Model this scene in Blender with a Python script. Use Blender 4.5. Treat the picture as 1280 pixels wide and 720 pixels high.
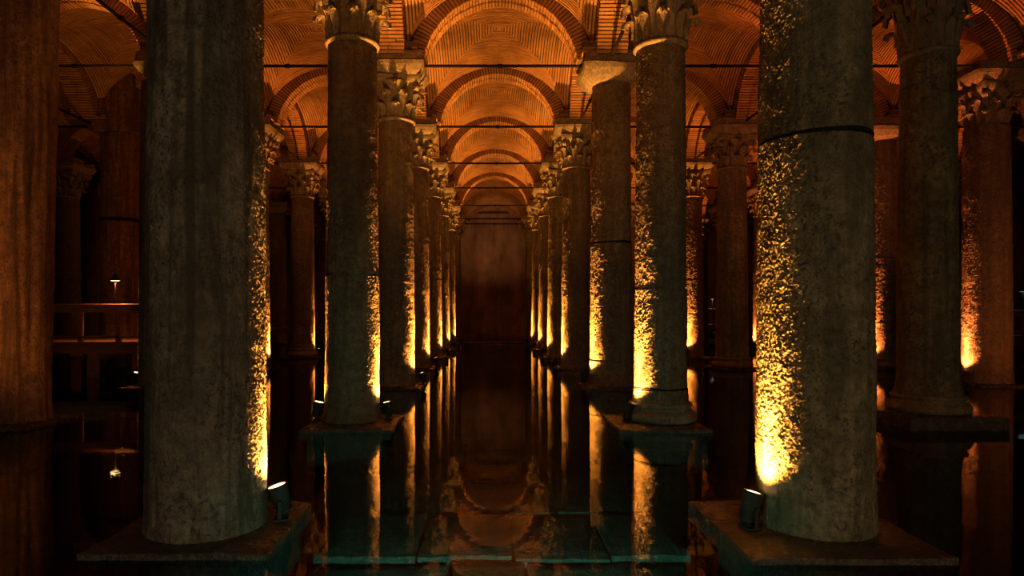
import bpy, bmesh, math, random
from mathutils import Vector, Matrix, noise

random.seed(7)
for o in list(bpy.data.objects):
    bpy.data.objects.remove(o, do_unlink=True)
SC = bpy.context.scene
COL = SC.collection

# ------------------------------------------------------------------ camera, world, exposure
F, VX, VY = 820.0, 613.0, 390.0            # focal length and vanishing point in pixels of the 1280x720 frame
CAMH = 1.69                                # metres above the water
cam = bpy.data.cameras.new('camera')
cam.sensor_width = 36.0
cam.lens = F / 1280 * 36
cam.shift_x = (640 - VX) / 1280
cam.shift_y = (VY - 360) / 1280
cam.clip_end = 200
camo = bpy.data.objects.new('camera', cam)
camo.location = (0, 0, CAMH)
camo.rotation_euler = (math.pi / 2, 0, 0)
COL.objects.link(camo)
SC.camera = camo

world = bpy.data.worlds.new('world')
SC.world = world
world.use_nodes = True
world.node_tree.nodes['Background'].inputs[0].default_value = (1.0, 0.80, 0.58, 1)
world.node_tree.nodes['Background'].inputs[1].default_value = 0.004

SC.view_settings.view_transform = 'Standard'
SC.view_settings.look = 'None'
SC.view_settings.exposure = 0.0
SC.view_settings.gamma = 1.0
SC.view_settings.use_curve_mapping = False


def lamp_data(name, kind, power, color, size=0.05, cone=80, blend=0.6):
    l = bpy.data.lights.new(name, kind)
    l.energy = power
    l.color = color
    l.shadow_soft_size = size
    if kind == 'SPOT':
        l.spot_size = math.radians(cone)
        l.spot_blend = blend
    return l


def lamp(name, data, loc, aim=None, parent=None):
    o = bpy.data.objects.new(name, data)
    o.location = loc
    if aim is not None:
        d = Vector(aim) - Vector(loc)
        o.rotation_euler = d.to_track_quat('-Z', 'Y').to_euler()
    if parent:
        o.parent = parent
    COL.objects.link(o)
    return o


# unseen warm fill spots added behind the camera to brighten the column fronts
back = lamp_data('fill_light', 'SPOT', 225, (1.0, 0.69, 0.36), 0.35, 130, 1.0)
lamp('fill_light', back, (-3.4, -3.2, 1.4), (-2.4, 6, 2.0))
lamp('fill_light', back, (3.6, -3.2, 1.4), (3.0, 6, 2.0))
lamp('fill_light', back, (8.0, -3.0, 1.4), (6.8, 10, 2.5))
teal = lamp_data('green_pool_light', 'SPOT', 13, (0.25, 0.85, 0.72), 0.25, 110, 1.0)
lamp('green_pool_light', teal, (-1.6, -0.6, 0.45), (-2.3, 5, 0.0))
pool = lamp_data('underwater_light', 'SPOT', 420, (0.25, 1.0, 0.74), 0.08, 125, 1.0)
lamp('underwater_light', pool, (0.1, 2.9, -0.04), (0.15, 6.5, -1.5))

# ------------------------------------------------------------------ helpers


class MB:
    """collects vertices, faces, material slots and a tint per face"""

    def __init__(self):
        self.v, self.f, self.m, self.t = [], [], [], []

    def add(self, vs, fs, mat=0, tint=0.5):
        b = len(self.v)
        self.v.extend(vs)
        for f in fs:
            self.f.append([b + i for i in f])
            self.m.append(mat)
            self.t.append(tint)

    def box(self, x0, x1, y0, y1, z0, z1, mat=0, tint=0.5, M=None):
        vs = [Vector(p) for p in ((x0, y0, z0), (x1, y0, z0), (x1, y1, z0), (x0, y1, z0),
                                  (x0, y0, z1), (x1, y0, z1), (x1, y1, z1), (x0, y1, z1))]
        if M is not None:
            vs = [M @ v for v in vs]
        self.add(vs, BOXF, mat, tint)

    def rod(self, a, b, r, n=8, r2=None, mat=0, tint=0.5):
        a, b = Vector(a), Vector(b)
        d = (b - a).normalized()
        u = d.orthogonal().normalized()
        w = d.cross(u)
        r2 = r if r2 is None else r2
        vs = []
        for p, rr in ((a, r), (b, r2)):
            for k in range(n):
                t = 2 * math.pi * k / n
                vs.append(p + (u * math.cos(t) + w * math.sin(t)) * rr)
        fs = [[k, (k + 1) % n, n + (k + 1) % n, n + k] for k in range(n)]
        fs += [list(range(n))[::-1], [n + k for k in range(n)]]
        self.add(vs, fs, mat, tint)

    def lathe(self, prof, n=48, mat=0, tint=0.5, closed=True):
        vs, fs = [], []
        for (r, z) in prof:
            for k in range(n):
                t = 2 * math.pi * k / n
                vs.append(Vector((r * math.cos(t), r * math.sin(t), z)))
        for i in range(len(prof) - 1):
            for k in range(n):
                fs.append([i * n + k, i * n + (k + 1) % n, (i + 1) * n + (k + 1) % n, (i + 1) * n + k])
        if closed:
            fs.append([k for k in range(n)][::-1])
            fs.append([(len(prof) - 1) * n + k for k in range(n)])
        self.add(vs, fs, mat, tint)

    def mesh(self, name, mats, smooth=False):
        me = bpy.data.meshes.new(name)
        me.from_pydata([tuple(v) for v in self.v], [], self.f)
        for m in mats:
            me.materials.append(m)
        me.polygons.foreach_set('material_index', self.m)
        a = me.attributes.new('tint', 'FLOAT', 'FACE')
        a.data.foreach_set('value', self.t)
        if smooth:
            me.polygons.foreach_set('use_smooth', [True] * len(me.polygons))
        me.update()
        bm = bmesh.new()
        bm.from_mesh(me)
        bmesh.ops.recalc_face_normals(bm, faces=bm.faces)
        bm.to_mesh(me)
        bm.free()
        if smooth:
            try:
                me.set_sharp_from_angle(angle=math.radians(40))
            except Exception:
                pass
        return me


BOXF = [[0, 3, 2, 1], [4, 5, 6, 7], [0, 1, 5, 4], [1, 2, 6, 5], [2, 3, 7, 6], [3, 0, 4, 7]]


def obj(name, me, parent=None, loc=(0, 0, 0), rz=0.0, scale=None):
    o = bpy.data.objects.new(name, me)
    o.location = loc
    o.rotation_euler = (0, 0, rz)
    if scale:
        o.scale = scale
    if parent:
        o.parent = parent
    COL.objects.link(o)
    return o


def thing(name, label, cat, loc, rz=0.0, group=None):
    o = obj(name, None, None, loc, rz)
    o['label'] = label
    o['category'] = cat
    if group:
        o['group'] = group
    return o


def tag(o, label, cat, group=None):
    o['kind'] = 'thing'
    o['label'] = label
    o['category'] = cat
    if group:
        o['group'] = group
    return o


def bevel(me, w, seg=1, ang=30):
    bm = bmesh.new()
    bm.from_mesh(me)
    es = [e for e in bm.edges if len(e.link_faces) == 2 and e.calc_face_angle(0) > math.radians(ang)]
    bmesh.ops.bevel(bm, geom=es, offset=w, segments=seg, affect='EDGES', profile=0.6)
    bm.to_mesh(me)
    bm.free()
    return me


# ------------------------------------------------------------------ materials


class NT:
    def __init__(self, name):
        self.mat = bpy.data.materials.new(name)
        self.mat.use_nodes = True
        self.t = self.mat.node_tree
        self.t.nodes.clear()
        self.out = self.n('ShaderNodeOutputMaterial')

    def n(self, typ, **kw):
        nd = self.t.nodes.new(typ)
        for k, v in kw.items():
            if k.startswith('i_'):
                key = k[2:]
                nd.inputs[int(key) if key.isdigit() else key.replace('_', ' ')].default_value = v
            else:
                setattr(nd, k, v)
        return nd

    def l(self, a, ao, b, bi):
        self.t.links.new(a.outputs[ao], b.inputs[bi])

    def coords(self, scale=(1, 1, 1), rnd=True):
        tc = self.n('ShaderNodeTexCoord')
        mp = self.n('ShaderNodeMapping')
        mp.inputs['Scale'].default_value = scale
        self.l(tc, 'Object', mp, 'Vector')
        if rnd:
            oi = self.n('ShaderNodeObjectInfo')
            mu = self.n('ShaderNodeMath', operation='MULTIPLY')
            mu.inputs[1].default_value = 37.0
            self.l(oi, 'Random', mu, 0)
            self.l(mu, 0, mp, 'Location')
        return mp

    def noise(self, co, scale, detail=4, rough=0.6, dist=0.0):
        nz = self.n('ShaderNodeTexNoise')
        nz.inputs['Scale'].default_value = scale
        nz.inputs['Detail'].default_value = detail
        nz.inputs['Roughness'].default_value = rough
        nz.inputs['Distortion'].default_value = dist
        self.l(co, 'Vector', nz, 'Vector')
        return nz

    def ramp(self, src, so, stops):
        r = self.n('ShaderNodeValToRGB')
        el = r.color_ramp.elements
        while len(el) < len(stops):
            el.new(0.5)
        for e, (p, c) in zip(el, stops):
            e.position = p
            e.color = c if len(c) == 4 else (*c, 1)
        self.l(src, so, r, 'Fac')
        return r

    def mix(self, fac, a, b, mode='MIX'):
        m = self.n('ShaderNodeMix', data_type='RGBA', blend_type=mode)
        for s, key in ((fac, 0), (a, 6), (b, 7)):
            if isinstance(s, tuple) and len(s) == 2 and hasattr(s[0], 'outputs'):
                self.t.links.new(s[0].outputs[s[1]], m.inputs[key])
            elif isinstance(s, (int, float)):
                m.inputs[key].default_value = s
            else:
                m.inputs[key].default_value = (*s, 1) if len(s) == 3 else s
        return m

    def finish(self, color, rough=0.7, bumps=(), spec=0.4, metal=0.0):
        p = self.n('ShaderNodeBsdfPrincipled')
        p.inputs['Metallic'].default_value = metal
        p.inputs['Specular IOR Level'].default_value = spec
        if isinstance(color, tuple) and hasattr(color[0], 'outputs'):
            self.t.links.new(color[0].outputs[color[1]], p.inputs['Base Color'])
        else:
            p.inputs['Base Color'].default_value = (*color, 1)
        if isinstance(rough, tuple):
            self.t.links.new(rough[0].outputs[rough[1]], p.inputs['Roughness'])
        else:
            p.inputs['Roughness'].default_value = rough
        last = None
        for (src, so, strength, dist) in bumps:
            b = self.n('ShaderNodeBump')
            b.inputs['Strength'].default_value = strength
            b.inputs['Distance'].default_value = dist
            self.t.links.new(src.outputs[so], b.inputs['Height'])
            if last:
                self.l(last, 'Normal', b, 'Normal')
            last = b
        if last:
            self.l(last, 'Normal', p, 'Normal')
        self.l(p, 0, self.out, 0)
        return self.mat


def stone_material(name, light, mid, dark, streak=0.5, bump=1.0, rough=0.62):
    t = NT(name)
    co = t.coords()
    cs = t.coords((2.2, 2.2, 0.16))
    big = t.noise(co, 1.3, 6, 0.62, 0.6)
    mot = t.noise(co, 9.0, 6, 0.7, 0.4)
    st = t.noise(cs, 3.0, 5, 0.65, 0.5)
    fine = t.noise(co, 38.0, 3, 0.55)
    grit = t.noise(co, 95.0, 3, 0.6)
    r1 = t.ramp(big, 'Fac', [(0.36, mid), (0.60, light)])
    r2 = t.ramp(mot, 'Fac', [(0.34, (0, 0, 0)), (0.66, (1, 1, 1))])
    m1 = t.mix((r2, 0), tuple(c * 0.55 for c in mid), (r1, 0))
    r3 = t.ramp(st, 'Fac', [(0.40, (1, 1, 1)), (0.55, (0, 0, 0))])
    sf = t.n('ShaderNodeMath', operation='MULTIPLY')
    sf.inputs[1].default_value = streak
    t.l(r3, 0, sf, 0)
    m2a = t.mix((sf, 0), (m1, 2), dark)
    pit = t.noise(co, 24.0, 6, 0.75, 0.3)
    patch = t.noise(co, 2.1, 3, 0.5)
    r4 = t.ramp(pit, 'Fac', [(0.51, (0, 0, 0)), (0.60, (1, 1, 1))])
    r5 = t.ramp(patch, 'Fac', [(0.40, (0, 0, 0)), (0.55, (1, 1, 1))])
    pf = t.n('ShaderNodeMath', operation='MULTIPLY')
    t.l(r4, 0, pf, 0)
    t.l(r5, 0, pf, 1)
    m2 = t.mix((pf, 0), (m2a, 2), dark)
    rr = t.n('ShaderNodeMapRange')
    rr.inputs['To Min'].default_value = rough - 0.14
    rr.inputs['To Max'].default_value = rough + 0.16
    t.l(mot, 'Fac', rr, 'Value')
    return t.finish((m2, 2), (rr, 0), [(mot, 'Fac', 0.20 * bump, 0.02), (fine, 'Fac', 1.0 * bump, 0.024), (grit, 'Fac', 0.6 * bump, 0.010)], spec=0.35)


M = {}
M['stone_grey'] = stone_material('grey_weathered_marble', (0.36, 0.31, 0.245), (0.175, 0.148, 0.115), (0.05, 0.043, 0.035), 0.85)
M['stone_olive'] = stone_material('olive_weathered_marble', (0.37, 0.32, 0.20), (0.185, 0.158, 0.095), (0.05, 0.045, 0.033), 0.55)
M['stone_warm'] = stone_material('warm_weathered_marble', (0.28, 0.21, 0.14), (0.19, 0.14, 0.09), (0.07, 0.05, 0.034), 0.45)
M['stone_brown'] = stone_material('brown_streaked_stone', (0.34, 0.20, 0.10), (0.20, 0.11, 0.055), (0.05, 0.028, 0.016), 0.8, 0.7)
M['stone_capital'] = stone_material('carved_marble', (0.36, 0.29, 0.20), (0.24, 0.19, 0.13), (0.08, 0.06, 0.045), 0.3, 0.8)
M['stone_sunk'] = stone_material('silty_sunken_stone', (0.15, 0.14, 0.11), (0.09, 0.085, 0.07), (0.035, 0.03, 0.025), 0.1, 0.8, 0.8)
M['stone_slab'] = stone_material('wet_slab_stone', (0.11, 0.092, 0.075), (0.07, 0.058, 0.047), (0.03, 0.026, 0.022), 0.2, 0.8, 0.24)


def brick_material():
    t = NT('thin_roman_brick')
    at = t.n('ShaderNodeAttribute', attribute_name='tint')
    co = t.coords(rnd=True)
    nz = t.noise(co, 2.2, 5, 0.6)
    fi = t.noise(co, 60, 4, 0.6)
    r = t.ramp(at, 'Fac', [(0.0, (0.27, 0.135, 0.06)), (0.45, (0.44, 0.235, 0.105)), (0.85, (0.54, 0.31, 0.15)), (1.0, (0.62, 0.42, 0.25))])
    r2 = t.ramp(nz, 'Fac', [(0.35, (0.74, 0.70, 0.67)), (0.6, (1, 1, 1))])
    m = t.mix(1.0, (r, 0), (r2, 0), 'MULTIPLY')
    return t.finish((m, 2), 0.85, [(fi, 'Fac', 0.5, 0.01)], spec=0.2)


M['brick'] = brick_material()
t = NT('lime_mortar')
co = t.coords()
nz = t.noise(co, 5, 5, 0.6)
r = t.ramp(nz, 'Fac', [(0.3, (0.07, 0.045, 0.028)), (0.7, (0.13, 0.09, 0.06))])
M['mortar'] = t.finish((r, 0), 0.95, [(t.noise(co, 45), 'Fac', 0.6, 0.01)], spec=0.1)

t = NT('stained_plaster')
co = t.coords(rnd=False)
cs = t.coords((1.0, 1.0, 0.2), rnd=False)
a_ = t.noise(co, 0.45, 6, 0.62, 0.5)
b_ = t.noise(cs, 1.6, 5, 0.6)
r = t.ramp(a_, 'Fac', [(0.32, (0.22, 0.13, 0.095)), (0.68, (0.42, 0.28, 0.20))])
r2 = t.ramp(b_, 'Fac', [(0.35, (0.5, 0.48, 0.46)), (0.62, (1, 1, 1))])
m_ = t.mix(1.0, (r, 0), (r2, 0), 'MULTIPLY')
M['plaster'] = t.finish((m_, 2), 0.9, [(t.noise(co, 20), 'Fac', 0.5, 0.02)], spec=0.15)

t = NT('old_timber')
co = t.coords((0.5, 6, 6))
nz = t.noise(co, 5, 5, 0.6, 0.8)
r = t.ramp(nz, 'Fac', [(0.3, (0.11, 0.055, 0.028)), (0.7, (0.26, 0.14, 0.075))])
M['timber'] = t.finish((r, 0), 0.55, [(nz, 'Fac', 0.3, 0.01)])

t = NT('black_iron')
co = t.coords()
nz = t.noise(co, 30, 4)
r = t.ramp(nz, 'Fac', [(0.3, (0.006, 0.005, 0.0045)), (0.75, (0.02, 0.012, 0.008))])
M['iron'] = t.finish((r, 0), 0.85, [(nz, 'Fac', 0.3, 0.004)], spec=0.15)
t = NT('lamp_black_paint')
nz = t.noise(t.coords(), 60, 3)
r = t.ramp(nz, 'Fac', [(0.3, (0.015, 0.014, 0.013)), (0.8, (0.04, 0.036, 0.032))])
M['paint'] = t.finish((r, 0), 0.75, spec=0.2)


def glow(name, color, s):
    t = NT(name)
    e = t.n('ShaderNodeEmission')
    e.inputs[0].default_value = (*color, 1)
    e.inputs[1].default_value = s
    t.l(e, 0, t.out, 0)
    return t.mat


M['lens'] = glow('lamp_lens', (1.0, 0.62, 0.24), 9)
M['lens_red'] = glow('lamp_lens_red', (1.0, 0.42, 0.12), 6)
M['lens_white'] = glow('lamp_lens_white', (1.0, 0.85, 0.7), 1.2)
M['lens_teal'] = glow('lamp_lens_teal', (0.3, 0.8, 0.8), 0.5)

# still water: mirror by Fresnel, clear green below
t = NT('still_water')
co = t.coords((1, 1, 1), rnd=False)
n1 = t.noise(co, 1.1, 3, 0.5, 0.3)
n2 = t.noise(co, 7.0, 3, 0.5)
b1 = t.n('ShaderNodeBump', i_Strength=0.022, i_Distance=0.08)
t.l(n1, 'Fac', b1, 'Height')
b2 = t.n('ShaderNodeBump', i_Strength=0.022, i_Distance=0.02)
t.l(n2, 'Fac', b2, 'Height')
t.l(b1, 'Normal', b2, 'Normal')
fr = t.n('ShaderNodeFresnel', i_IOR=1.34)
t.l(b2, 'Normal', fr, 'Normal')
gl = t.n('ShaderNodeBsdfGlossy', i_Roughness=0.02)
gl.inputs['Color'].default_value = (0.86, 0.84, 0.80, 1)
t.l(b2, 'Normal', gl, 'Normal')
tr = t.n('ShaderNodeBsdfTransparent')
tr.inputs['Color'].default_value = (0.30, 0.44, 0.39, 1)
mx = t.n('ShaderNodeMixShader')
t.l(fr, 0, mx, 0)
t.l(tr, 0, mx, 1)
t.l(gl, 0, mx, 2)
t.l(mx, 0, t.out, 0)
M['water'] = t.mat

t = NT('submerged_paving')
co = t.coords(rnd=False)
br = t.n('ShaderNodeTexBrick')
br.inputs['Scale'].default_value = 1.0
br.inputs['Brick Width'].default_value = 0.7
br.inputs['Row Height'].default_value = 0.36
br.inputs['Mortar Size'].default_value = 0.012
br.inputs['Color1'].default_value = (0.075, 0.065, 0.05, 1)
br.inputs['Color2'].default_value = (0.11, 0.095, 0.07, 1)
br.inputs['Mortar'].default_value = (0.05, 0.045, 0.04, 1)
t.l(co, 'Vector', br, 'Vector')
nz = t.noise(co, 3, 6, 0.7)
r2 = t.ramp(nz, 'Fac', [(0.3, (0.35, 0.35, 0.35)), (0.7, (1.1, 1.1, 1.1))])
m_ = t.mix(1.0, (br, 0), (r2, 0), 'MULTIPLY')
M['paving'] = t.finish((m_, 2), 0.8, [(nz, 'Fac', 0.6, 0.03)])

# ------------------------------------------------------------------ the grid of the hall
X0, DX = 0.22, 4.8
Y1, DY = 5.10, 4.85


def gx(i):
    return X0 + DX * (i + 0.5)


def gy(j):
    return Y1 + DY * (j - 1)


SPR, ARC_R, ARC_C = 7.30, 1.72, 6.98        # springing, intrados radius and centre height
YW = gy(9)                                   # end wall
XA, XB = gx(-6) - 0.2, gx(5) + 0.2

# ------------------------------------------------------------------ setting: floor, water, walls, ceiling
mb = MB()
mb.box(XA - 1, XB + 1, -12, YW + 1, -0.95, -0.65)
floor = obj('floor', mb.mesh('floor', [M['paving']]))
floor['kind'] = 'structure'

mb = MB()
nx_, ny_ = 2, 2
mb.add([Vector((XA, -12, 0)), Vector((XB, -12, 0)), Vector((XB, YW - 0.28, 0)), Vector((XA, YW - 0.28, 0))], [[0, 1, 2, 3]])
water = obj('water', mb.mesh('water', [M['water']]))
tag(water, 'still dark water covering the cistern floor, mirroring columns and vaults', 'water')
water['kind'] = 'stuff'


def wall(name, x0, x1, y0, y1, z0, z1):
    mb = MB()
    mb.box(x0, x1, y0, y1, z0, z1)
    o = obj(name, mb.mesh(name, [M['plaster']]))
    o['kind'] = 'structure'
    return o


wall('wall_back', XA - 1, XB + 1, YW, YW + 0.8, -0.65, 9.5)
wall('wall_left', XA - 0.8, XA, -12, YW, -0.65, 9.5)
wall('wall_right', XB, XB + 0.8, -12, YW, -0.65, 9.5)
# stepped footing of the end wall
mb = MB()
mb.box(XA, XB, YW - 0.10, YW + 0.02, -0.65, 2.05)
mb.box(XA, XB, YW - 0.30, YW + 0.02, -0.65, 0.28)
bb = obj('baseboard_back', bevel(mb.mesh('baseboard_back', [M['plaster']]), 0.03))
bb['kind'] = 'structure'

mb = MB()
mb.box(XA - 1, XB + 1, -12, YW + 1, 9.55, 9.85)
ceiling = obj('ceiling', mb.mesh('ceiling', [M['mortar']]))
ceiling['kind'] = 'structure'

# one vault bay: four groined compartments, brick courses parallel to the bounding arches
VH, VA = 1.90, 2.12


def vz(u, v):
    return ARC_C + VH * math.sqrt(max(0.0, 1 - (u / VA) ** 2)) + 0.24 * (1 - (v / 2.1) ** 2)


def vault_meshes():
    rng = random.Random(3)
    br = MB()
    mo = MB()
    pitch, th, lift = 0.0735, 0.047, 0.055
    nc = int(2.12 / pitch)
    for q in range(4):
        def P(u, v, z):
            if q == 0: return Vector((u, v, z))
            if q == 1: return Vector((-v, u, z))
            if q == 2: return Vector((-u, -v, z))
            return Vector((v, -u, z))
        for k in range(nc):
            v0 = k * pitch + 0.009
            v1 = v0 + th
            um = min(v1, 2.10)
            ph = math.asin(min(um / VA, 0.992))
            n = max(1, round(2 * ph * 2.05 / 0.29))
            off = (k % 2) * 0.5
            ctint = rng.gauss(0.45, 0.13)
            cuts = [-1.0] + [(-1 + 2 * (s + off) / n) for s in range(n + 1) if -0.97 < (-1 + 2 * (s + off) / n) < 0.97] + [1.0]
            for a, b in zip(cuts[:-1], cuts[1:]):
                ua = VA * math.sin(ph * a + 0.001)
                ub = VA * math.sin(ph * b - 0.001)
                jit = rng.uniform(-0.004, 0.004)
                tint = min(1, max(0, ctint + rng.gauss(0, 0.07)))
                vs = []
                for dz in (0, lift):
                    for (u, v) in ((ua, v0), (ub, v0), (ub, v1), (ua, v1)):
                        vs.append(P(u, v, vz(u, v) + jit + dz))
                br.add(vs, BOXF[0:1] + BOXF[2:], 0, tint)
        # mortar bed
        N = 16
        for a in range(N):
            for b in range(-N, N):
                def pt(s, w):
                    v = 2.14 * s / N
                    u = v * w / N
                    uu = min(abs(u), 2.105) * (1 if u >= 0 else -1)
                    return P(u, v, vz(uu, v) + 0.034)
                mo.add([pt(a, b), pt(a, b + 1), pt(a + 1, b + 1), pt(a + 1, b)], [[0, 1, 2, 3]])
    return mo.mesh('vault', [M['mortar']]), br.mesh('brick_courses', [M['brick']])


def arch_meshes():
    rng = random.Random(5)
    mo, br = MB(), MB()
    HD = 0.335
    t0 = math.asin((SPR - 0.05 - ARC_C) / ARC_R)
    N = 40
    ri, ro = ARC_R + 0.024, ARC_R + 0.36
    for k in range(N):
        ta = t0 + (math.pi - 2 * t0) * k / N
        tb = t0 + (math.pi - 2 * t0) * (k + 1) / N
        vs = []
        for y in (-HD + 0.022, HD - 0.022):
            for (r, tt) in ((ri, ta), (ri, tb), (ro, tb), (ro, ta)):
                vs.append(Vector((r * math.cos(tt), y, ARC_C + r * math.sin(tt))))
        mo.add(vs, BOXF)
    n = int(ARC_R * (math.pi - 2 * t0) / 0.0745)
    for k in range(n):
        ta = t0 + (math.pi - 2 * t0) * (k + 0.15) / n
        tb = t0 + (math.pi - 2 * t0) * (k + 0.85) / n
        ys = [-HD, 0.0, HD] if k % 2 == 0 else [-HD, -0.16, 0.02, HD]
        for y0, y1 in zip(ys[:-1], ys[1:]):
            tint = min(1, max(0, rng.gauss(0.5, 0.15)))
            for (r0, r1) in ((ARC_R, ARC_R + 0.345),):
                j = rng.uniform(-0.008, 0.006)
                jy = rng.uniform(-0.006, 0.006)
                vs = []
                for y in (y0 + 0.006 + jy, y1 - 0.006 + jy):
                    for (r, tt) in ((r0 + j, ta), (r0 + j, tb), (r1, tb), (r1, ta)):
                        vs.append(Vector((r * math.cos(tt), y, ARC_C + r * math.sin(tt))))
                br.add(vs, BOXF, 0, tint)
    return mo.mesh('arch', [M['mortar']]), br.mesh('voussoirs', [M['brick']])


def pier_meshes():
    rng = random.Random(9)
    mo, br = MB(), MB()
    mo.box(-0.325, 0.325, -0.325, 0.325, SPR, 9.3)
    mo.box(-0.60, 0.60, -0.60, 0.60, SPR - 0.01, SPR + 0.24)
    z = SPR + 0.004
    k = 0
    while z < 9.2:
        h = 0.62 - 0.02 * k if k < 4 else 0.34
        n = 5 if k < 4 else 2
        for s in range(4):
            R = Matrix.Rotation(s * math.pi / 2, 4, 'Z')
            off = (k % 2) * 0.5 / n
            cs = [0.0] + [(i / n + off) for i in range(1, n) if i / n + off < 0.98] + [1.0]
            for a, b in zip(cs[:-1], cs[1:]):
                j = rng.uniform(-0.012, 0.008)
                br.box(-h + 2 * h * a + 0.004, -h + 2 * h * b - 0.004, -h + j, -h + 0.07, z, z + 0.052, 0, min(1, max(0, rng.gauss(0.42, 0.2))), R)
        z += 0.07
        k += 1
    return mo.mesh('pier', [M['mortar']]), br.mesh('pier_courses', [M['brick']])


VM, VB = vault_meshes()
AM, AB = arch_meshes()
PM, PB = pier_meshes()


def bricked(name, m1, name2, m2, loc, rz=0, scale=None):
    a = obj(name, m1, ceiling, loc, rz, scale)
    b = obj(name2, m2, a)
    b['kind'] = 'stuff'
    return a


COLS = list(range(-6, 6))
for j in range(1, 10):
    for i in COLS:
        x, y = gx(i), gy(j)
        if abs(x) > 0.82 * y + 6:
            continue
        if j < 9:
            bricked('pier', PM, 'pier_courses', PB, (x, y, 0))
        if i < 5 and abs(x + 2.4) < 0.82 * y + 6:
            bricked('arch', AM, 'voussoirs', AB, (x + DX / 2, y, 0))
            if j < 9:
                bricked('vault', VM, 'brick_courses', VB, (x + DX / 2, y + DY / 2, 0), 0, (1, DY / DX, 1))
        if j < 9:
            bricked('arch', AM, 'voussoirs', AB, (x, y + DY / 2, 0), math.pi / 2, (DY / DX, 1, 1))

# ------------------------------------------------------------------ column parts


def shaft_mesh(name, mat, r0, r1, z0, z1, n, nz, amp=0.006, seams=(), chips=(), flare=0.0, seed=0, flute=0.0, grain=36.0):
    """tapering drum with weathered relief; seams = heights of open joints; flare widens the foot"""
    vs, fs = [], []
    so = Vector((seed * 13.7, seed * 5.1, seed * 2.3))
    zs = [z0 + (z1 - z0) * k / nz for k in range(nz + 1)]
    for s in seams:
        zs += [s - 0.022, s - 0.012, s, s + 0.012, s + 0.022]
    zs = sorted(zs)
    for z in zs:
        f = (z - z0) / (z1 - z0)
        r = r0 + (r1 - r0) * f ** 1.15
        if flare:
            r += flare * max(0.0, 1 - (z - z0) / 0.30) ** 2
        for s in seams:
            if abs(z - s) <= 0.0125:
                r -= 0.028
            elif z < s:
                r += 0.006
        for k in range(n):
            t = 2 * math.pi * k / n
            c, s_ = math.cos(t), math.sin(t)
            p = Vector((c * r, s_ * r, z))
            d = noise.noise(p * 1.6 + so) * amp * 1.2 + noise.noise(p * 9 + so) * amp * 0.45
            g = noise.noise(p * grain + so)
            if g > 0:
                d += amp * 1.5 * g
            g = noise.noise(p * (grain * 0.45) - so)
            d += amp * 0.5 * max(-0.2, g)
            if flute:
                q = noise.noise(Vector((c * 2.1, s_ * 2.1, z * 0.10)) + so) + 0.6 * noise.noise(Vector((c * 5.5, s_ * 5.5, z * 0.16)) + so)
                d += flute * q
            for (zc, tc, rc, dep) in chips:
                dt = (t - tc + math.pi) % (2 * math.pi) - math.pi
                dd = math.hypot(dt * r, (z - zc) * 1.3) / rc
                if dd < 1:
                    d -= dep * (1 - dd * dd)
            vs.append((c * (r + d), s_ * (r + d), z))
    R = len(zs)
    for i in range(R - 1):
        for k in range(n):
            fs.append([i * n + k, i * n + (k + 1) % n, (i + 1) * n + (k + 1) % n, (i + 1) * n + k])
    fs.append(list(range(n))[::-1])
    fs.append([(R - 1) * n + k for k in range(n)])
    me = bpy.data.meshes.new(name)
    me.from_pydata(vs, [], fs)
    me.materials.append(mat)
    me.polygons.foreach_set('use_smooth', [len(p.vertices) == 4 for p in me.polygons])
    return me


def slab_mesh(x0, x1, y0, y1, z0, z1, seed=0, cut=None):
    """rough hewn slab with worn edges, plus the footing below it"""
    rng = random.Random(seed)
    bm = bmesh.new()
    nx, ny = 12, 12
    top = []
    mb = MB()
    mb.box(x0, x1, y0, y1, z0, z1)
    me = mb.mesh('plinth_slab', [M['stone_slab']])
    bm.from_mesh(me)
    bmesh.ops.subdivide_edges(bm, edges=bm.edges[:], cuts=7, use_grid_fill=True)
    for v in bm.verts:
        p = Vector((v.co.x, v.co.y, 0)) * 2.3 + Vector((seed * 3.1, 0, 0))
        ex = abs(v.co.x - x0) < 1e-4 or abs(v.co.x - x1) < 1e-4
        ey = abs(v.co.y - y0) < 1e-4 or abs(v.co.y - y1) < 1e-4
        nn = noise.noise(p)
        if ex: v.co.x += 0.03 * nn
        if ey: v.co.y += 0.03 * noise.noise(p + Vector((9, 4, 1)))
        if abs(v.co.z - z1) < 1e-4:
            v.co.z += 0.010 * noise.noise(p * 2)
            if ex or ey:
                v.co.z -= 0.010 + 0.012 * rng.random()
    bm.to_mesh(me)
    bm.free()
    return me


def foot_mesh(w, d, z0, z1):
    mb = MB()
    mb.box(-w, w, -d, d, z0, z1)
    return bevel(mb.mesh('footing', [M['stone_slab']]), 0.03)


def torus_base(r, z0, h, n=48):
    """attic base: big torus, hollow, small torus"""
    pr = [(r + 0.02, z0)]
    for k in range(9):
        a = -math.pi / 2 + math.pi * k / 8
        pr.append((r + 0.075 + 0.055 * math.cos(a), z0 + h * 0.26 + h * 0.25 * math.sin(a)))
    pr += [(r + 0.06, z0 + h * 0.56), (r + 0.035, z0 + h * 0.66), (r + 0.04, z0 + h * 0.74)]
    for k in range(7):
        a = -math.pi / 2 + math.pi * k / 6
        pr.append((r + 0.035 + 0.03 * math.cos(a), z0 + h * 0.86 + h * 0.12 * math.sin(a)))
    pr += [(r - 0.01, z0 + h)]
    mb = MB()
    mb.lathe(pr, n)
    for i, v in enumerate(mb.v):
        k = 1 + 0.03 * noise.noise(v * 3.3) + 0.012 * noise.noise(v * 11)
        mb.v[i] = Vector((v.x * k, v.y * k, v.z))
    return mb.mesh('base', [M['stone_capital']], True)


CAP0, CAP1, IMP1 = 5.96, 6.87, 7.32


def cap_local(z):
    return CAP0 + z


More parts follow.
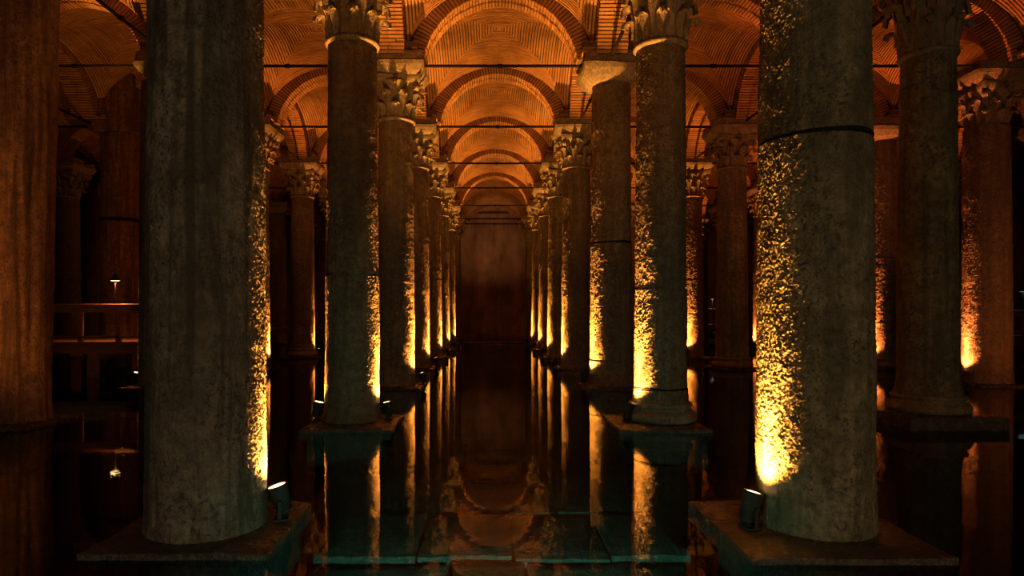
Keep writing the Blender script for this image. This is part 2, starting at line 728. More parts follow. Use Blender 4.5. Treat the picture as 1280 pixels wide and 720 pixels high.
def bell_mesh():
    mb = MB()
    pr = [(0.38, 0.02), (0.37, 0.12), (0.375, 0.30), (0.40, 0.48), (0.46, 0.62), (0.53, 0.74), (0.56, 0.79)]
    mb.lathe([(r, CAP0 + z) for r, z in pr], 32)
    # abacus with hollow sides
    out = []
    for s in range(4):
        for k in range(8):
            f = k / 8
            a = math.radians(45 + 90 * s)
            b = math.radians(45 + 90 * (s + 1))
            p = Vector((math.cos(a), math.sin(a), 0)).lerp(Vector((math.cos(b), math.sin(b), 0)), f) * 0.80
            p *= 1 - 0.10 * math.sin(math.pi * f)
            out.append(p)
    n = len(out)
    vs, fs = [], []
    for z, sc in ((0.77, 0.93), (0.82, 1.0), (0.915, 1.02)):
        vs += [Vector((p.x * sc, p.y * sc, CAP0 + z)) for p in out]
    for i in range(2):
        fs += [[i * n + k, i * n + (k + 1) % n, (i + 1) * n + (k + 1) % n, (i + 1) * n + k] for k in range(n)]
    fs += [list(range(n))[::-1], [2 * n + k for k in range(n)]]
    mb.add(vs, fs)
    for i, v in enumerate(mb.v):
        k = 1 + 0.03 * noise.noise(v * 5)
        mb.v[i] = Vector((v.x * k, v.y * k, v.z))
    return mb


def leaf_mb(h, w, r_in, curl, z0, seed=0, volute=False):
    """acanthus leaf: rises along the bell, arches out and drops its tip; lobed edge, raised midrib"""
    mb = MB()
    prof = []                           # (radius, height)
    ns = 11
    for k in range(ns):
        f = k / (ns - 1)
        if f < 0.62:
            g = f / 0.62
            prof.append((r_in + 0.035 + curl * 0.25 * g * g, h * 0.80 * g))
        else:
            g = (f - 0.62) / 0.38
            a = math.pi * 1.05 * g
            rr = curl * 0.52
            prof.append((r_in + 0.035 + curl * 0.25 + rr * (1 - math.cos(a)) * 0.72, h * 0.80 + h * 0.22 * math.sin(a)))
    rows = []
    nw = 6
    for k in range(ns):
        f = k / (ns - 1)
        wid = w * (0.62 + 0.5 * math.sin(math.pi * min(1, f * 0.9 + 0.08))) * (1 - 0.55 * max(0, f - 0.6) / 0.4)
        wid *= 1 + (0.17 if k % 2 else -0.10)
        r, z = prof[k]
        row = []
        for m in range(nw + 1):
            s = 2 * m / nw - 1
            ang = s * wid / 2 / max(r, 0.3)
            rr = r - 0.030 * abs(s) ** 1.5 + (0.020 if m == nw // 2 else 0) - (0.012 if m in (1, nw - 1) else 0)
            row.append(Vector((rr * math.cos(ang), rr * math.sin(ang), z0 + z - 0.012 * abs(s))))
        rows.append(row)
    vs = [p for row in rows for p in row]
    nv = len(vs)
    vs += [Vector((p.x * (1 - 0.032 / max(0.3, p.xy.length)), p.y * (1 - 0.032 / max(0.3, p.xy.length)), p.z - 0.014)) for p in vs]
    W = nw + 1
    fs = []
    for k in range(ns - 1):
        for m in range(nw):
            q = [k * W + m, k * W + m + 1, (k + 1) * W + m + 1, (k + 1) * W + m]
            fs.append(q)
            fs.append([i + nv for i in q][::-1])
    for k in range(ns - 1):
        for m in (0, nw):
            q = [k * W + m, (k + 1) * W + m, (k + 1) * W + m + nv, k * W + m + nv]
            fs.append(q)
    for m in range(nw):
        for k in (0, ns - 1):
            fs.append([k * W + m, k * W + m + 1, k * W + m + 1 + nv, k * W + m + nv])
    mb.add(vs, fs)
    return mb


def volute_mb():
    """corner scroll under the abacus, lying in a vertical radial plane"""
    mb = MB()
    c = Vector((0.62, 0, CAP0 + 0.66))
    pts = []
    for k in range(15):
        a = math.pi * 0.95 - 0.42 * k
        r = 0.115 - 0.0062 * k
        pts.append(c + Vector((r * math.cos(a), 0, r * math.sin(a))))
    pts = [Vector((0.44, 0, CAP0 + 0.42)), Vector((0.475, 0, CAP0 + 0.56))] + pts
    vs, fs = [], []
    for i, p in enumerate(pts):
        d = (pts[min(i + 1, len(pts) - 1)] - pts[max(i - 1, 0)]).normalized()
        nrm = Vector((-d.z, 0, d.x))
        hw = 0.055
        for (a, b) in ((-1, -1), (1, -1), (1, 1), (-1, 1)):
            vs.append(p + Vector((0, hw * a, 0)) + nrm * 0.018 * b)
    for i in range(len(pts) - 1):
        for k in range(4):
            fs.append([i * 4 + k, i * 4 + (k + 1) % 4, (i + 1) * 4 + (k + 1) % 4, (i + 1) * 4 + k])
    fs += [[3, 2, 1, 0], [len(pts) * 4 - 4 + k for k in range(4)]]
    mb.add(vs, fs)
    return mb


BELL = bell_mesh()
LEAFS = [(leaf_mb(0.30, 0.225, 0.375, 0.21, CAP0 + 0.03), [k * math.pi / 4 for k in range(8)]),
         (leaf_mb(0.54, 0.225, 0.385, 0.25, CAP0 + 0.05), [math.pi / 8 + k * math.pi / 4 for k in range(8)]),
         (leaf_mb(0.36, 0.20, 0.42, 0.24, CAP0 + 0.42), [k * math.pi / 4 for k in range(8)])]
VOL = volute_mb()
BELL_ME = BELL.mesh('capital', [M['stone_capital']], True)
LEAF_ME = [l.mesh('acanthus_leaf', [M['stone_capital']], True) for l, _ in LEAFS]
VOL_ME = VOL.mesh('volute', [M['stone_capital']], True)
# the same capital as one mesh for columns too far away to show the leaves singly
allc = MB()
for src, angs in [(BELL, [0])] + LEAFS + [(VOL, [math.pi / 4 + k * math.pi / 2 for k in range(4)])]:
    for a in angs:
        R = Matrix.Rotation(a, 3, 'Z')
        allc.add([R @ v for v in src.v], src.f)
CAP_ME = allc.mesh('far_capital', [M['stone_capital']], True)

mb = MB()
mb.lathe([(0.385, CAP0 - 0.05)] + [(0.405 + 0.035 * math.cos(a), CAP0 + 0.035 * math.sin(a)) for a in [-1.5 + 0.5 * k for k in range(7)]] + [(0.385, CAP0 + 0.05)], 40)
RING_ME = mb.mesh('neck_ring', [M['stone_capital']], True)


def impost_mesh(b, t, z0, z1, seed):
    mb = MB()
    lv = [(b, z0), (b + (t - b) * 0.45, z0 + (z1 - z0) * 0.14), (b + (t - b) * 0.85, z0 + (z1 - z0) * 0.38), (t, z0 + (z1 - z0) * 0.56), (t - 0.03, z0 + (z1 - z0) * 0.62), (t - 0.04, z1)]
    vs, fs = [], []
    N = 6
    for (h, z) in lv:
        ring = []
        for s in range(4):
            R = Matrix.Rotation(s * math.pi / 2, 3, 'Z')
            for k in range(N):
                p = R @ Vector((-h + 2 * h * k / N, -h, z))
                ring.append(p)
        vs += ring
    n = 4 * N
    for i in range(len(lv) - 1):
        fs += [[i * n + k, i * n + (k + 1) % n, (i + 1) * n + (k + 1) % n, (i + 1) * n + k] for k in range(n)]
    fs += [list(range(n))[::-1], [(len(lv) - 1) * n + k for k in range(n)]]
    vs2 = []
    for v in vs:
        q = noise.noise(v * 2.6 + Vector((seed, 0, 0)))
        vs2.append(Vector((v.x * (1 + 0.06 * q), v.y * (1 + 0.06 * q), v.z + (0.03 * q if v.z < z1 - 0.2 else 0))))
    mb.add(vs2, fs)
    return mb.mesh('impost_block', [M['stone_capital']])


IMP_ME = [impost_mesh(0.50, 0.69, CAP1, IMP1, s) for s in (1, 5)]
IMP_LOW = impost_mesh(0.42, 0.70, CAP1 - 0.10, IMP1, 8)

SLAB_T = 0.06
FOOT_ME = foot_mesh(0.56, 0.56, -0.66, -0.06)
SLAB_STD = [slab_mesh(-0.64, 0.64, -0.66, 0.64, -0.10, SLAB_T, s) for s in (1, 2, 3)]
BASE_ME = torus_base(0.43, SLAB_T - 0.005, 0.30)
FAR_SHAFT = [shaft_mesh('shaft_far_%d' % s, M[m], 0.455, 0.40, SLAB_T - 0.005, CAP0, 110, 260, 0.012, seams, (), 0.04, s)
             for s, m, seams in ((1, 'stone_warm', ()), (2, 'stone_warm', (2.9,)), (3, 'stone_olive', ()))]
FAR_PLAIN = shaft_mesh('shaft_plain', M['stone_warm'], 0.48, 0.43, SLAB_T - 0.005, CAP1 - 0.06, 80, 170, 0.010, (3.2,), (), 0.03, 6)

# ------------------------------------------------------------------ uplights
GOLD = (1.0, 0.375, 0.055)
AMBER = (1.0, 0.31, 0.05)
RED = (1.0, 0.23, 0.045)
BEAM = {k: lamp_data('beam_' + k, 'SPOT', p, c, 0.05, 36, 1.0) for k, p, c in
        (('gold', 6200, GOLD), ('near', 4600, GOLD), ('amber', 4200, AMBER), ('dim', 1400, AMBER), ('red', 3200, RED))}
SPILL = {k: lamp_data('spill_' + k, 'SPOT', p, c, 0.05, cone, 0.8) for k, p, c, cone in
         (('gold', 600, GOLD, 118), ('near', 600, GOLD, 118), ('amber', 560, AMBER, 118), ('red', 480, RED, 118),
          ('dim', 170, AMBER, 118), ('flood', 420, AMBER, 70), ('flood_red', 330, RED, 80), ('soft', 700, (1.0, 0.44, 0.15), 120))}


def lamp_meshes():
    m = {}
    mb = MB()
    mb.box(-0.055, 0.055, -0.07, 0.07, 0, 0.018)
    mb.rod((0, 0, 0.018), (0, 0, 0.03), 0.03, 12)
    m['base'] = bevel(mb.mesh('lamp_base', [M['paint']]), 0.004)
    mb = MB()
    for s in (-1, 1):
        mb.box(-0.014, 0.014, s * 0.082 - 0.004, s * 0.082 + 0.004, 0.028, 0.17)
        mb.rod((0, s * 0.074, 0.155), (0, s * 0.098, 0.155), 0.016, 10)
    mb.box(-0.014, 0.014, -0.086, 0.086, 0.024, 0.032)
    m['yoke'] = mb.mesh('yoke', [M['paint']])
    mb = MB()
    mb.lathe([(0.035, -0.115), (0.05, -0.10), (0.054, -0.03), (0.072, 0.02), (0.076, 0.10), (0.080, 0.102), (0.080, 0.122), (0.070, 0.122), (0.068, 0.112)], 20, closed=False)
    mb.lathe([(0.001, -0.115), (0.035, -0.115)], 20, closed=False)
    for k in range(4):
        z = -0.085 + 0.02 * k
        mb.lathe([(0.05, z), (0.066, z), (0.066, z + 0.006), (0.05, z + 0.006)], 20, closed=False)
    m['housing'] = mb.mesh('housing', [M['paint']], True)
    for k in ('lens', 'lens_red'):
        mb = MB()
        mb.lathe([(0.001, 0.121), (0.035, 0.121), (0.0685, 0.114), (0.0685, 0.108)], 20, closed=False)
        m[k] = mb.mesh('lens', [M[k]], True)
    return m


LM = lamp_meshes()


def uplight(label, cx, cy, r, ang, gap, kind='gold', tilt=14, z=SLAB_T, aim=None):
    """ang: degrees from the camera-facing side of the column, positive towards +X"""
    a = math.radians(ang)
    d = Vector((math.sin(a), -math.cos(a), 0))
    p = Vector((cx, cy, z)) + d * (r + gap)
    rz = math.atan2(-d.y, -d.x)                      # local +X looks at the column
    o = thing('spotlight', label, 'spotlight', p, rz, 'uplights at the feet of the columns')
    obj('lamp_base', LM['base'], o)
    obj('yoke', LM['yoke'], o)
    h = obj('housing', LM['housing'], o, (0, 0, 0.155))
    h.rotation_euler = (0, math.radians(tilt), 0)
    obj('lens', LM['lens_red' if 'red' in kind else 'lens'], h)
    if aim is not None:
        lamp('flood', SPILL[kind], p + Vector((0, 0, 0.34)), aim)  # added fill, separate from the fixture's own beam
        return o
    for nm, dat, rx in (('beam', BEAM.get(kind), math.radians(-tilt + 5)), ('spill', SPILL[kind], 0.0)):
        if dat is None:
            continue
        l = bpy.data.objects.new(nm, dat)
        l.location = (0, 0, 0.175)
        l.rotation_euler = (math.pi, rx, 0)
        l.parent = h
        COL.objects.link(l)
    return o


# ------------------------------------------------------------------ columns
ORD = ['', 'first', 'second', 'third', 'fourth', 'fifth', 'sixth', 'seventh', 'eighth']


def column(x, y, label, shaft, r, capital='far', base=False, slab=None, impost=0, rz=0.0, group='columns of the hall', foot=None, cap_rz=0.0, cap_k=1.0):
    c = thing('stone_column', label, 'column', (x, y, 0), 0, group)
    c['kind'] = 'thing'
    dz = CAP1 * (1 - cap_k)
    cap_s = 0.93 if cap_k > 1 else 1.0
    f = obj('footing', foot or FOOT_ME, c)
    s = obj('plinth_slab', slab or SLAB_STD[random.randrange(3)], c)
    if base:
        obj('base', base if not isinstance(base, bool) else BASE_ME, c)
    obj('shaft', shaft, c, (0, 0, 0), rz)
    if capital == 'near':
        obj('neck_ring', RING_ME, c, (0, 0, CAP1 - (CAP1 - CAP0) * cap_k - CAP0), 0, (cap_s, cap_s, 1))
        cap = obj('capital', BELL_ME, c, (0, 0, dz), cap_rz, (cap_s, cap_s, cap_k))
        for me, (_, angs) in zip(LEAF_ME, LEAFS):
            for a in angs:
                obj('acanthus_leaf', me, cap, (0, 0, 0), a)
        for k in range(4):
            obj('volute', VOL_ME, cap, (0, 0, 0), math.pi / 4 + k * math.pi / 2)
    elif capital == 'far':
        obj('neck_ring', RING_ME, c)
        obj('capital', CAP_ME, c, (0, 0, 0), cap_rz)
    if impost is not None:
        obj('impost_block', IMP_LOW if capital is None else IMP_ME[impost % 2], c)
    return c


BUILT = set()


def joint_ring(c, z, r, h=0.026):
    """dark uneven joint between two drums of a shaft"""
    mb = MB()
    mb.lathe([(r - 0.02, z - h * 0.6), (r + 0.004, z - h * 0.5), (r + 0.008, z), (r + 0.003, z + h * 0.5), (r - 0.02, z + h * 0.6)], 96, closed=False)
    for i, v in enumerate(mb.v):
        mb.v[i] = Vector((v.x, v.y, v.z + 0.012 * noise.noise(Vector((v.x * 4, v.y * 4, z))) + 0.03 * v.x * (1 if z > 2 else 0)))
    obj('joint', mb.mesh('joint', [M['iron']], True), c)



# --- the two big columns at the front of the aisle
sl = slab_mesh(-0.62, 0.64, -0.58, 0.62, -0.10, SLAB_T, 21)
sh = shaft_mesh('shaft_grey', M['stone_grey'], 0.432, 0.395, SLAB_T - 0.005, CAP0, 300, 620, 0.0065, (), [(0.25, -1.35, 0.20, 0.012)], 0.012, 1, grain=70)
column(-2.18, 5.05, 'massive grey streaked column with a narrow golden edge and pale worn foot', sh, 0.465, 'far', slab=sl)
BUILT.add((-1, 1))
uplight('uplight with slanted glowing lens beside the massive grey streaked column', -2.18, 5.05, 0.44, 101, 0.105, 'near', 16)

sl = slab_mesh(-0.77, 0.62, -0.70, 0.66, -0.12, SLAB_T, 22)
sh = shaft_mesh('shaft_olive', M['stone_olive'], 0.412, 0.375, SLAB_T - 0.005, CAP0, 380, 760, 0.0075, (3.0,), [(3.30, -1.62, 0.10, 0.018), (2.35, -1.7, 0.12, 0.012)], 0.012, 2, grain=80)
c = column(2.505, 5.08, 'massive olive column with an open dark joint and wide speckled golden band', sh, 0.465, 'far', slab=sl)
joint_ring(c, 3.0, 0.397, 0.032)
BUILT.add((0, 1))
uplight('uplight with slanted glowing lens beside the massive olive jointed column', 2.505, 5.08, 0.42, -77, 0.14, 'near', 16)

# --- second pair
sl = slab_mesh(-0.58, 0.70, -0.78, 0.60, -0.10, SLAB_T, 23)
sh = shaft_mesh('shaft_twin', M['stone_warm'], 0.40, 0.36, SLAB_T - 0.005, CAP0 - 0.24, 200, 420, 0.008, (2.25,), (), 0.03, 3, grain=50)
column(-2.09, 9.95, 'brown column lit golden along both its edges, on a low slab', sh, 0.42, 'near', slab=sl, cap_rz=0.2, cap_k=1.26)
BUILT.add((-1, 2))
uplight('uplight on the aisle side of the twin-lit column', -2.09, 9.95, 0.41, 86, 0.14, 'gold')
uplight('uplight on the outer side of the twin-lit column, away from the aisle', -2.09, 9.95, 0.41, -88, 0.12, 'gold')

sl = slab_mesh(-0.78, 0.50, -0.82, 0.62, -0.10, SLAB_T, 24)
sh = shaft_mesh('shaft_ringed', M['stone_warm'], 0.385, 0.355, SLAB_T + 0.28, CAP0 - 0.28, 200, 420, 0.009, (0.55, 2.05), (), 0.02, 4, grain=48)
c = column(2.58, 9.95, 'column with a round moulded foot, white-hot lower left edge and leafy capital', sh, 0.40, 'near', base=torus_base(0.41, SLAB_T - 0.005, 0.29), slab=sl, cap_rz=-0.15, cap_k=1.31)
joint_ring(c, 0.55, 0.392, 0.024)
BUILT.add((0, 2))
uplight('uplight on the slab of the column with the round moulded foot', 2.58, 9.95, 0.44, -70, 0.13, 'gold')

# --- third pair
sh = shaft_mesh('shaft_third', M['stone_warm'], 0.42, 0.385, SLAB_T - 0.005, CAP0, 140, 320, 0.010, (), (), 0.03, 5)
column(-2.13, 14.8, 'brown column behind the twin-lit column, golden along its aisle edge', sh, 0.42, 'near', cap_rz=0.1)
BUILT.add((-1, 3))
uplight('uplight beside the column just behind the twin-lit one', -2.13, 14.8, 0.43, 82, 0.20, 'gold')
sh = shaft_mesh('shaft_uncapped', M['stone_warm'], 0.465, 0.42, SLAB_T - 0.005, CAP1 - 0.06, 150, 340, 0.011, (0.62, 3.23), (), 0.04, 6)
c = column(2.72, 14.8, 'thick column without a carved capital, split by a dark ring joint', sh, 0.46, None)
joint_ring(c, 3.23, 0.449, 0.05)
BUILT.add((0, 3))
uplight('uplight beside the thick ringed column that has no carved capital', 2.72, 14.8, 0.47, -74, 0.20, 'gold')

# --- the rest of both aisle rows up to the end wall
for j in range(4, 9):
    n = 9 - j
    for i, x, side, row in ((-1, -2.27, 1, "the twin-lit column's row"), (0, 2.60, -1, "the ringed uncapped column's row")):
        if j == 8:
            x += 0.10 * side
        if i == 0 and j in (4, 5):
            x -= 0.02
        lit = j < 8
        lab = ('golden-edged' if lit else 'pale unlit') + ' aisle column, %s from the end wall in %s' % (ORD[n], row)
        column(x, gy(j), lab, FAR_SHAFT[(j + i) % 3] if j > 4 else FAR_SHAFT[0], 0.45, 'near' if j == 4 else 'far', cap_rz=0.1 * (j % 3), impost=j, rz=0.7 * j)
        BUILT.add((i, j))
        if lit:
            uplight('uplight by the %s aisle column from the end wall in %s' % (ORD[n], row), x, gy(j), 0.46, side * (84 if side > 0 else 82), 0.20, 'gold')
        else:
            uplight('added uplight on outer side of pale unlit column in %s' % row, x, gy(j), 0.46, -side * 100, 0.16, 'soft')  # hidden lamp added to brighten the vaults by the end wall

# --- side rows that the photograph shows
sh = shaft_mesh('shaft_trunk', M['stone_brown'], 0.46, 0.57, SLAB_T - 0.005, CAP1 - 0.06, 128, 220, 0.008, (), (), 0.03, 11, flute=0.045)
column(-7.22, 9.95, 'brown trunk-like column with lumpy vertical grooves and dark drips', sh, 0.5, None)
BUILT.add((-2, 2))
c = column(-7.40, 14.8, 'column mostly hidden by the massive grey column, one edge lit', FAR_PLAIN, 0.45, None, rz=1.0, impost=None)
obj('impost_block', IMP_LOW, c, (0.40, 0, 0))
BUILT.add((-2, 3))
uplight('uplight beside the column hidden by the massive grey one', -7.40, 14.8, 0.46, -84, 0.11, 'gold')
column(-7.07, 19.65, 'slim golden-edged column showing between the massive grey and twin-lit columns', FAR_SHAFT[2], 0.45, 'far', rz=2.0)
BUILT.add((-2, 4))
uplight('uplight beside the slim golden-edged column behind the massive grey one', -7.07, 19.65, 0.46, 88, 0.12, 'amber')
column(-7.02, 24.5, 'dim brown column with leafy capital left of the twin-lit column', FAR_SHAFT[0], 0.45, 'far', rz=3.0, base=True)
BUILT.add((-2, 5))
uplight('uplight behind the dim brown column next to the timber walkway', -7.02, 24.5, 0.50, 100, 0.12, 'amber')
column(-11.1, gy(7), 'pale distant column with plain impost behind the timber walkway', FAR_PLAIN, 0.45, None)
BUILT.add((-3, 7))
column(-10.1, gy(8), 'distant column with lit leafy capital close to the end wall', FAR_SHAFT[1], 0.45, 'far')
BUILT.add((-3, 8))

sh = shaft_mesh('shaft_dark', M['stone_brown'], 0.56, 0.54, SLAB_T - 0.005, CAP1 + 0.1, 80, 140, 0.008, (4.4,), (), 0.03, 12, flute=0.015)
c = column(-11.05, 19.65, 'thick dark red-brown pillar with an iron collar behind the lamp-lit railing', sh, 0.55, None, impost=None)
mb = MB()
mb.lathe([(0.55, 4.36), (0.585, 4.36), (0.585, 4.46), (0.55, 4.46)], 40, closed=False)
mb.rod((0.2, -0.56, 4.41), (0.2, -0.63, 4.41), 0.025, 8)
mb.rod((0.27, -0.54, 4.41), (0.27, -0.61, 4.41), 0.025, 8)
obj('iron_collar', mb.mesh('iron_collar', [M['iron']]), c)
mb = MB()
mb.box(-0.60, 0.60, -0.55, 0.55, IMP1 - 0.36, 8.9)
obj('masonry_block', bevel(mb.mesh('masonry_block', [M['stone_brown']]), 0.04), c)
BUILT.add((-3, 4))
column(-15.8, 24.5, 'dark column with a small leafy capital above the timber railing', FAR_SHAFT[1], 0.5, 'far')
BUILT.add((-4, 5))
column(-17.8, 29.35, 'pale grey column behind the dark red-brown pillar', FAR_PLAIN, 0.45, None)
BUILT.add((-4, 6))

sl = slab_mesh(-0.70, 0.72, -0.66, 0.66, -0.10, 0.19, 25)
sh = shaft_mesh('shaft_mottled', M['stone_olive'], 0.405, 0.36, 0.19 + 0.26, CAP0 - 0.38, 120, 260, 0.008, (5.1,), [(3.9, -1.5, 0.16, 0.012)], 0.05, 7)
column(6.68, 10.02, 'unlit mottled olive column with blocky capital on a thick square plinth', sh, 0.42, 'near', base=torus_base(0.44, 0.185, 0.27), slab=sl, cap_rz=0.3, cap_k=1.42)
BUILT.add((1, 2))
column(7.24, 19.65, 'plain grey-green unlit column on a broad round moulded base', shaft_mesh('shaft_green', M['stone_olive'], 0.46, 0.40, SLAB_T + 0.28, CAP0, 80, 160, 0.008, (2.15,), (), 0.02, 8), 0.45, 'near', base=torus_base(0.47, SLAB_T - 0.005, 0.30))
BUILT.add((1, 4))
column(7.47, 24.5, 'column with a glowing orange drum low on its front', FAR_SHAFT[1], 0.45, 'far')
BUILT.add((1, 5))
uplight('uplight in front of the column with the glowing orange drum', 7.47, 24.5, 0.46, -28, 0.22, 'amber')
sh = shaft_mesh('shaft_redlit', M['stone_warm'], 0.41, 0.385, SLAB_T + 0.25, CAP1 - 0.06, 120, 300, 0.011, (3.3,), (), 0.03, 9)
column(11.72, 19.65, 'red-lit uncapped column between the olive jointed and mottled olive columns', sh, 0.42, None, base=True)
BUILT.add((2, 4))
uplight('uplight beside the red-lit uncapped column', 11.72, 19.65, 0.47, -66, 0.17, 'red')
sh = shaft_mesh('shaft_orange', M['stone_warm'], 0.50, 0.45, SLAB_T - 0.005, CAP0, 130, 300, 0.008, (), (), 0.02, 10)
column(11.57, 15.3, 'smooth russet column with thin glowing edge beside the mottled olive column', sh, 0.46, 'near', cap_rz=0.1)
BUILT.add((2, 3))
uplight('uplight beside the smooth russet column', 11.57, 15.3, 0.51, -88, 0.14, 'red')
column(12.5, gy(8), 'distant orange-edged column behind the glowing orange drum', FAR_SHAFT[0], 0.45, 'far')
BUILT.add((2, 8))
uplight('uplight beside the distant orange-edged column', 12.5, gy(8), 0.46, -70, 0.14, 'amber')

# --- the remaining grid positions that carry the vaults in the dark side aisles
LIT = {(-2, 6): ('amber', 80), (-2, 7): ('amber', 80), (1, 3): ('red', -80), (1, 6): ('amber', -80), (1, 7): ('amber', -80),
       (2, 5): ('red', -60), (2, 6): ('red', -80), (3, 5): ('red', -80), (-2, 1): ('flood', 150), (2, 2): ('flood_red', 180), (-3, 5): ('dim', -90), (-3, 6): ('dim', -90)}  # unseen lamps added for the glow on vaults and side shafts
AIM = {(-2, 1): (-7.0, 9.9, 3.0), (2, 2): (11.6, 15.3, 3.0)}  # targets of the added floods, the shafts they brighten


def row_name(i):
    if i == -1: return "the twin-lit column's row"
    if i == 0: return "the ringed uncapped column's row"
    if i < 0: return '%s row past the twin-lit column' % ORD[-1 - i]
    return '%s row past the ringed uncapped column' % ORD[i]


def aisle_name(i):
    if i < -1: return '%s aisle past twin-lit column' % ORD[-1 - i]
    return '%s aisle past ringed uncapped column' % ORD[i + 1]


for j in range(1, 9):
    for i in COLS:
        x, y = gx(i), gy(j)
        if i in (-6, 5):
            continue
        if (i, j) in BUILT or abs(x) > 0.80 * y + 2.0 or (i, j) == (-3, 2):
            if (i, j) not in ((-2, 1), (2, 2)):
                continue
        column(x, y, 'dim column %s from end wall, %s' % (ORD[9 - j], row_name(i)), FAR_SHAFT[(i * 3 + j) % 3], 0.45, 'far', rz=0.5 * i + j, group='columns in the dark side aisles')
        if (i, j) in LIT:
            k, a = LIT[(i, j)]
            uplight('added uplight of dim column %s from end wall, %s' % (ORD[9 - j], row_name(i)), x, y, 0.46, a, 0.12, k, aim=AIM.get((i, j)))

# ------------------------------------------------------------------ iron tie rods
RODZ = 7.24


def tie_rod(a, b, label, group):
    a, b = Vector(a), Vector(b)
    L = (b - a).length
    mb = MB()
    mb.rod((0, 0, 0), (L, 0, 0), 0.036, 8)
    mb.rod((L / 2 - 0.05, 0, 0), (L / 2 + 0.05, 0, 0), 0.052, 8)
    o = obj('tie_rod', tie_rod.cache.setdefault(round(L, 3), mb.mesh('tie_rod', [M['iron']])), None, a, math.atan2(b.y - a.y, b.x - a.x))
    return tag(o, label, 'tie rod', group)


tie_rod.cache = {}
for j in range(2, 9):
    n = 9 - j
    for i in COLS[:-1]:
        if abs(gx(i) + 2.4) > 0.80 * gy(j) + 2:
            continue
        if i == -1:
            lab = 'black iron tie rod across the central aisle, %s from the end wall' % ORD[n]
            gr = 'tie rods across the central aisle'
        else:
            lab = 'tie rod parallel to end wall, %s from it, %s' % (ORD[n], aisle_name(i))
            gr = 'tie rods across the side aisles'
        tie_rod((gx(i) + 0.3, gy(j), RODZ), (gx(i + 1) - 0.3, gy(j), RODZ), lab, gr)
tie_rod((gx(-1) + 0.3, YW - 0.5, RODZ + 0.28), (gx(0) - 0.3, YW - 0.5, RODZ + 0.28), 'thin black iron rod across the aisle right in front of the end wall', 'tie rods across the central aisle')
for i in COLS:
    for j in range(2, 8):
        if abs(gx(i)) > 0.80 * gy(j) + 2 or i in (-1,):
            continue
        tie_rod((gx(i), gy(j) + 0.3, RODZ), (gx(i), gy(j + 1) - 0.3, RODZ), 'tie rod along columns, %s from end wall, %s' % (ORD[8 - j], row_name(i)), 'tie rods along the column rows')

# ------------------------------------------------------------------ timber walkways


def walkway(label, x0, x1, y0, y1, zd=0.92, zr=1.90, step=1.05, support=1.9):
    w = thing('timber_walkway', label, 'walkway', (x0, y0, 0))
    L, D = x1 - x0, y1 - y0
    n = max(1, round(L / 0.2))
    mb = MB()
    pl = MB()
    pl.box(0.004, L / n - 0.004, -0.05, D + 0.05, zd - 0.045, zd)
    pm = bevel(pl.mesh('plank', [M['timber']]), 0.004)
    for k in range(n):
        obj('plank', pm, w, (k * L / n, 0, 0))
    for y in (0.02, D - 0.10):
        mb = MB()
        mb.box(0, L, y, y + 0.10, zd - 0.30, zd - 0.045)
        obj('edge_beam', mb.mesh('edge_beam', [M['timber']]), w)
    mb = MB()
    mb.box(0, L, -0.02, 0.09, zr - 0.05, zr)
    obj('handrail', bevel(mb.mesh('handrail', [M['timber']]), 0.01), w)
    mb = MB()
    mb.box(0, L, 0.0, 0.07, zd + 0.10, zd + 0.15)
    obj('bottom_rail', mb.mesh('bottom_rail', [M['timber']]), w)
    mb = MB()
    mb.box(0, L, 0.01, 0.06, zr - 0.22, zr - 0.05)
    obj('top_board', mb.mesh('top_board', [M['timber']]), w)
    mb = MB()
    mb.box(-0.06, 0.06, 0.0, 0.08, zd - 0.04, zr - 0.04)
    post = mb.mesh('rail_post', [M['timber']])
    k = 0.10
    while k < L:
        obj('rail_post', post, w, (k, 0, 0))
        k += step
    mb = MB()
    mb.box(-0.10, 0.10, -0.10, 0.10, -0.66, zd - 0.30)
    sp = mb.mesh('support_post', [M['timber']])
    mb = MB()
    mb.box(-0.07, 0.07, 0, D, zd - 0.48, zd - 0.30)
    cb = mb.mesh('cross_beam', [M['timber']])
    k = 0.5
    while k < L:
        obj('cross_beam', cb, w, (k, 0, 0))
        for y in (0.12, D - 0.12):
            obj('support_post', sp, w, (k, y, 0))
        k += support
    return w


walkway('timber walkway with railing in front of the dark red-brown pillar', -14.6, -8.3, 16.9, 18.9, step=0.98)
walkway('distant timber walkway crossing behind the dim brown column', -15.5, -5.2, 30.9, 32.9, step=0.6)
walkway('far timber walkway with pale railing along the foot of the end wall', 6.2, 22.0, 40.6, 42.6, step=0.5)
walkway('timber walkway behind the mottled olive and smooth russet columns', 13.2, 23.0, 21.2, 23.2, zr=1.75, step=0.8)


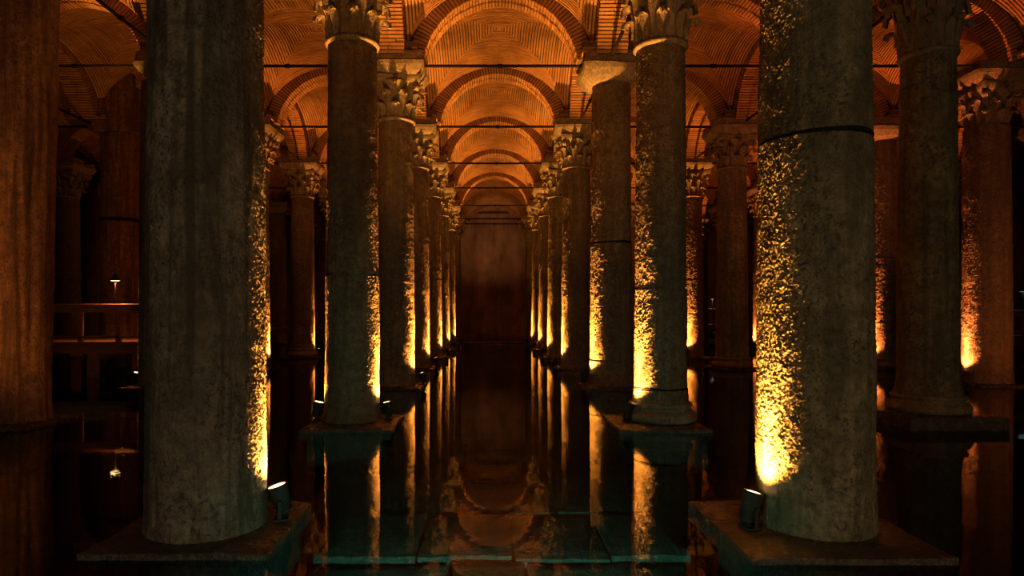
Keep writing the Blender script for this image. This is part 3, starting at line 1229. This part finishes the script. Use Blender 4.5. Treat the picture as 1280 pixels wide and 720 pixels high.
def rail_lamp(label, loc, mat, color, power):
    o = thing('railing_lamp', label, 'lamp', loc)
    mb = MB()
    mb.rod((0, 0, 0), (0, 0, 0.62), 0.016, 8)
    mb.rod((0, 0, 0), (0, 0, 0.015), 0.05, 12)
    obj('stem', mb.mesh('stem', [M['iron']]), o)
    mb = MB()
    mb.lathe([(0.13, 0.60), (0.06, 0.72), (0.03, 0.80), (0.001, 0.81)], 20, closed=False)
    mb.lathe([(0.122, 0.605), (0.05, 0.72)], 20, closed=False)
    obj('shade', mb.mesh('shade', [M['paint']], True), o)
    mb = MB()
    mb.lathe([(0.001, 0.592), (0.06, 0.594), (0.115, 0.604)], 20, closed=False)
    obj('bulb_glass', mb.mesh('bulb_glass', [mat], True), o)
    d = lamp_data('rail_lamp', 'SPOT', power, color, 0.06, 140, 0.7)
    l = lamp('rail_lamp', d, (0, -0.0, 0.57), None, o)
    return o


rail_lamp('small shaded lamp glowing on the walkway railing by the dark pillar', (-9.72, 17.0, 1.90), M['lens'], AMBER, 260)
rail_lamp('small pale green lamp on the railing beside the russet column', (17.25, 21.25, 1.75), M['lens_teal'], (0.4, 0.9, 0.9), 6)
rail_lamp('small white lamp on the far railing beside the grey-green column', (13.75, 40.65, 1.90), M['lens_white'], (1.0, 0.85, 0.75), 90)

# ------------------------------------------------------------------ kerb and submerged stones
mb = MB()
mb.box(-1.75, 2.05, 35.6, 36.0, -0.66, 0.07)
tag(obj('stone_kerb', bevel(mb.mesh('stone_kerb', [M['stone_slab']]), 0.02)), 'low stone kerb crossing the aisle water near the end wall', 'kerb')
SUNK = [(-0.31, 0.27, 4.25, 5.34, -0.335, 'brown sunken slab under clear water before the green-lit slab edges'),
        (-1.40, -0.34, 4.25, 5.30, -0.345, 'low sunken slab between the brown slab and the massive grey column'),
        (0.30, 1.55, 4.25, 5.32, -0.345, 'low sunken slab between the brown slab and the massive olive column')]
for r, (ya, yb) in enumerate(((5.38, 6.55), (6.58, 7.9))):
    xs = [(-1.46, -0.62), (-0.60, 0.18), (0.20, 0.98), (1.00, 1.66)] if r == 0 else [(-1.44, -0.30), (-0.28, 0.66), (0.68, 1.62)]
    for q, (xa, xb) in enumerate(xs):
        SUNK.append((xa, xb, ya + 0.03 * (q % 2), yb, -0.30 - 0.012 * ((q + r) % 3),
                     'sunken paving slab, %s from the massive grey column, in the %s' % (ORD[q + 1], ('row with green-lit edges', 'row behind the green-lit edges')[r])))
for k, (x0, x1, y0, y1, z1, lab) in enumerate(SUNK):
    me = slab_mesh(x0, x1, y0, y1, -0.66, z1, 40 + k)
    me.materials[0] = M['stone_brown' if 'brown sunken' in lab else 'stone_sunk']
    tag(obj('sunken_slab', me), lab, 'slab', 'sunken slabs in the aisle')
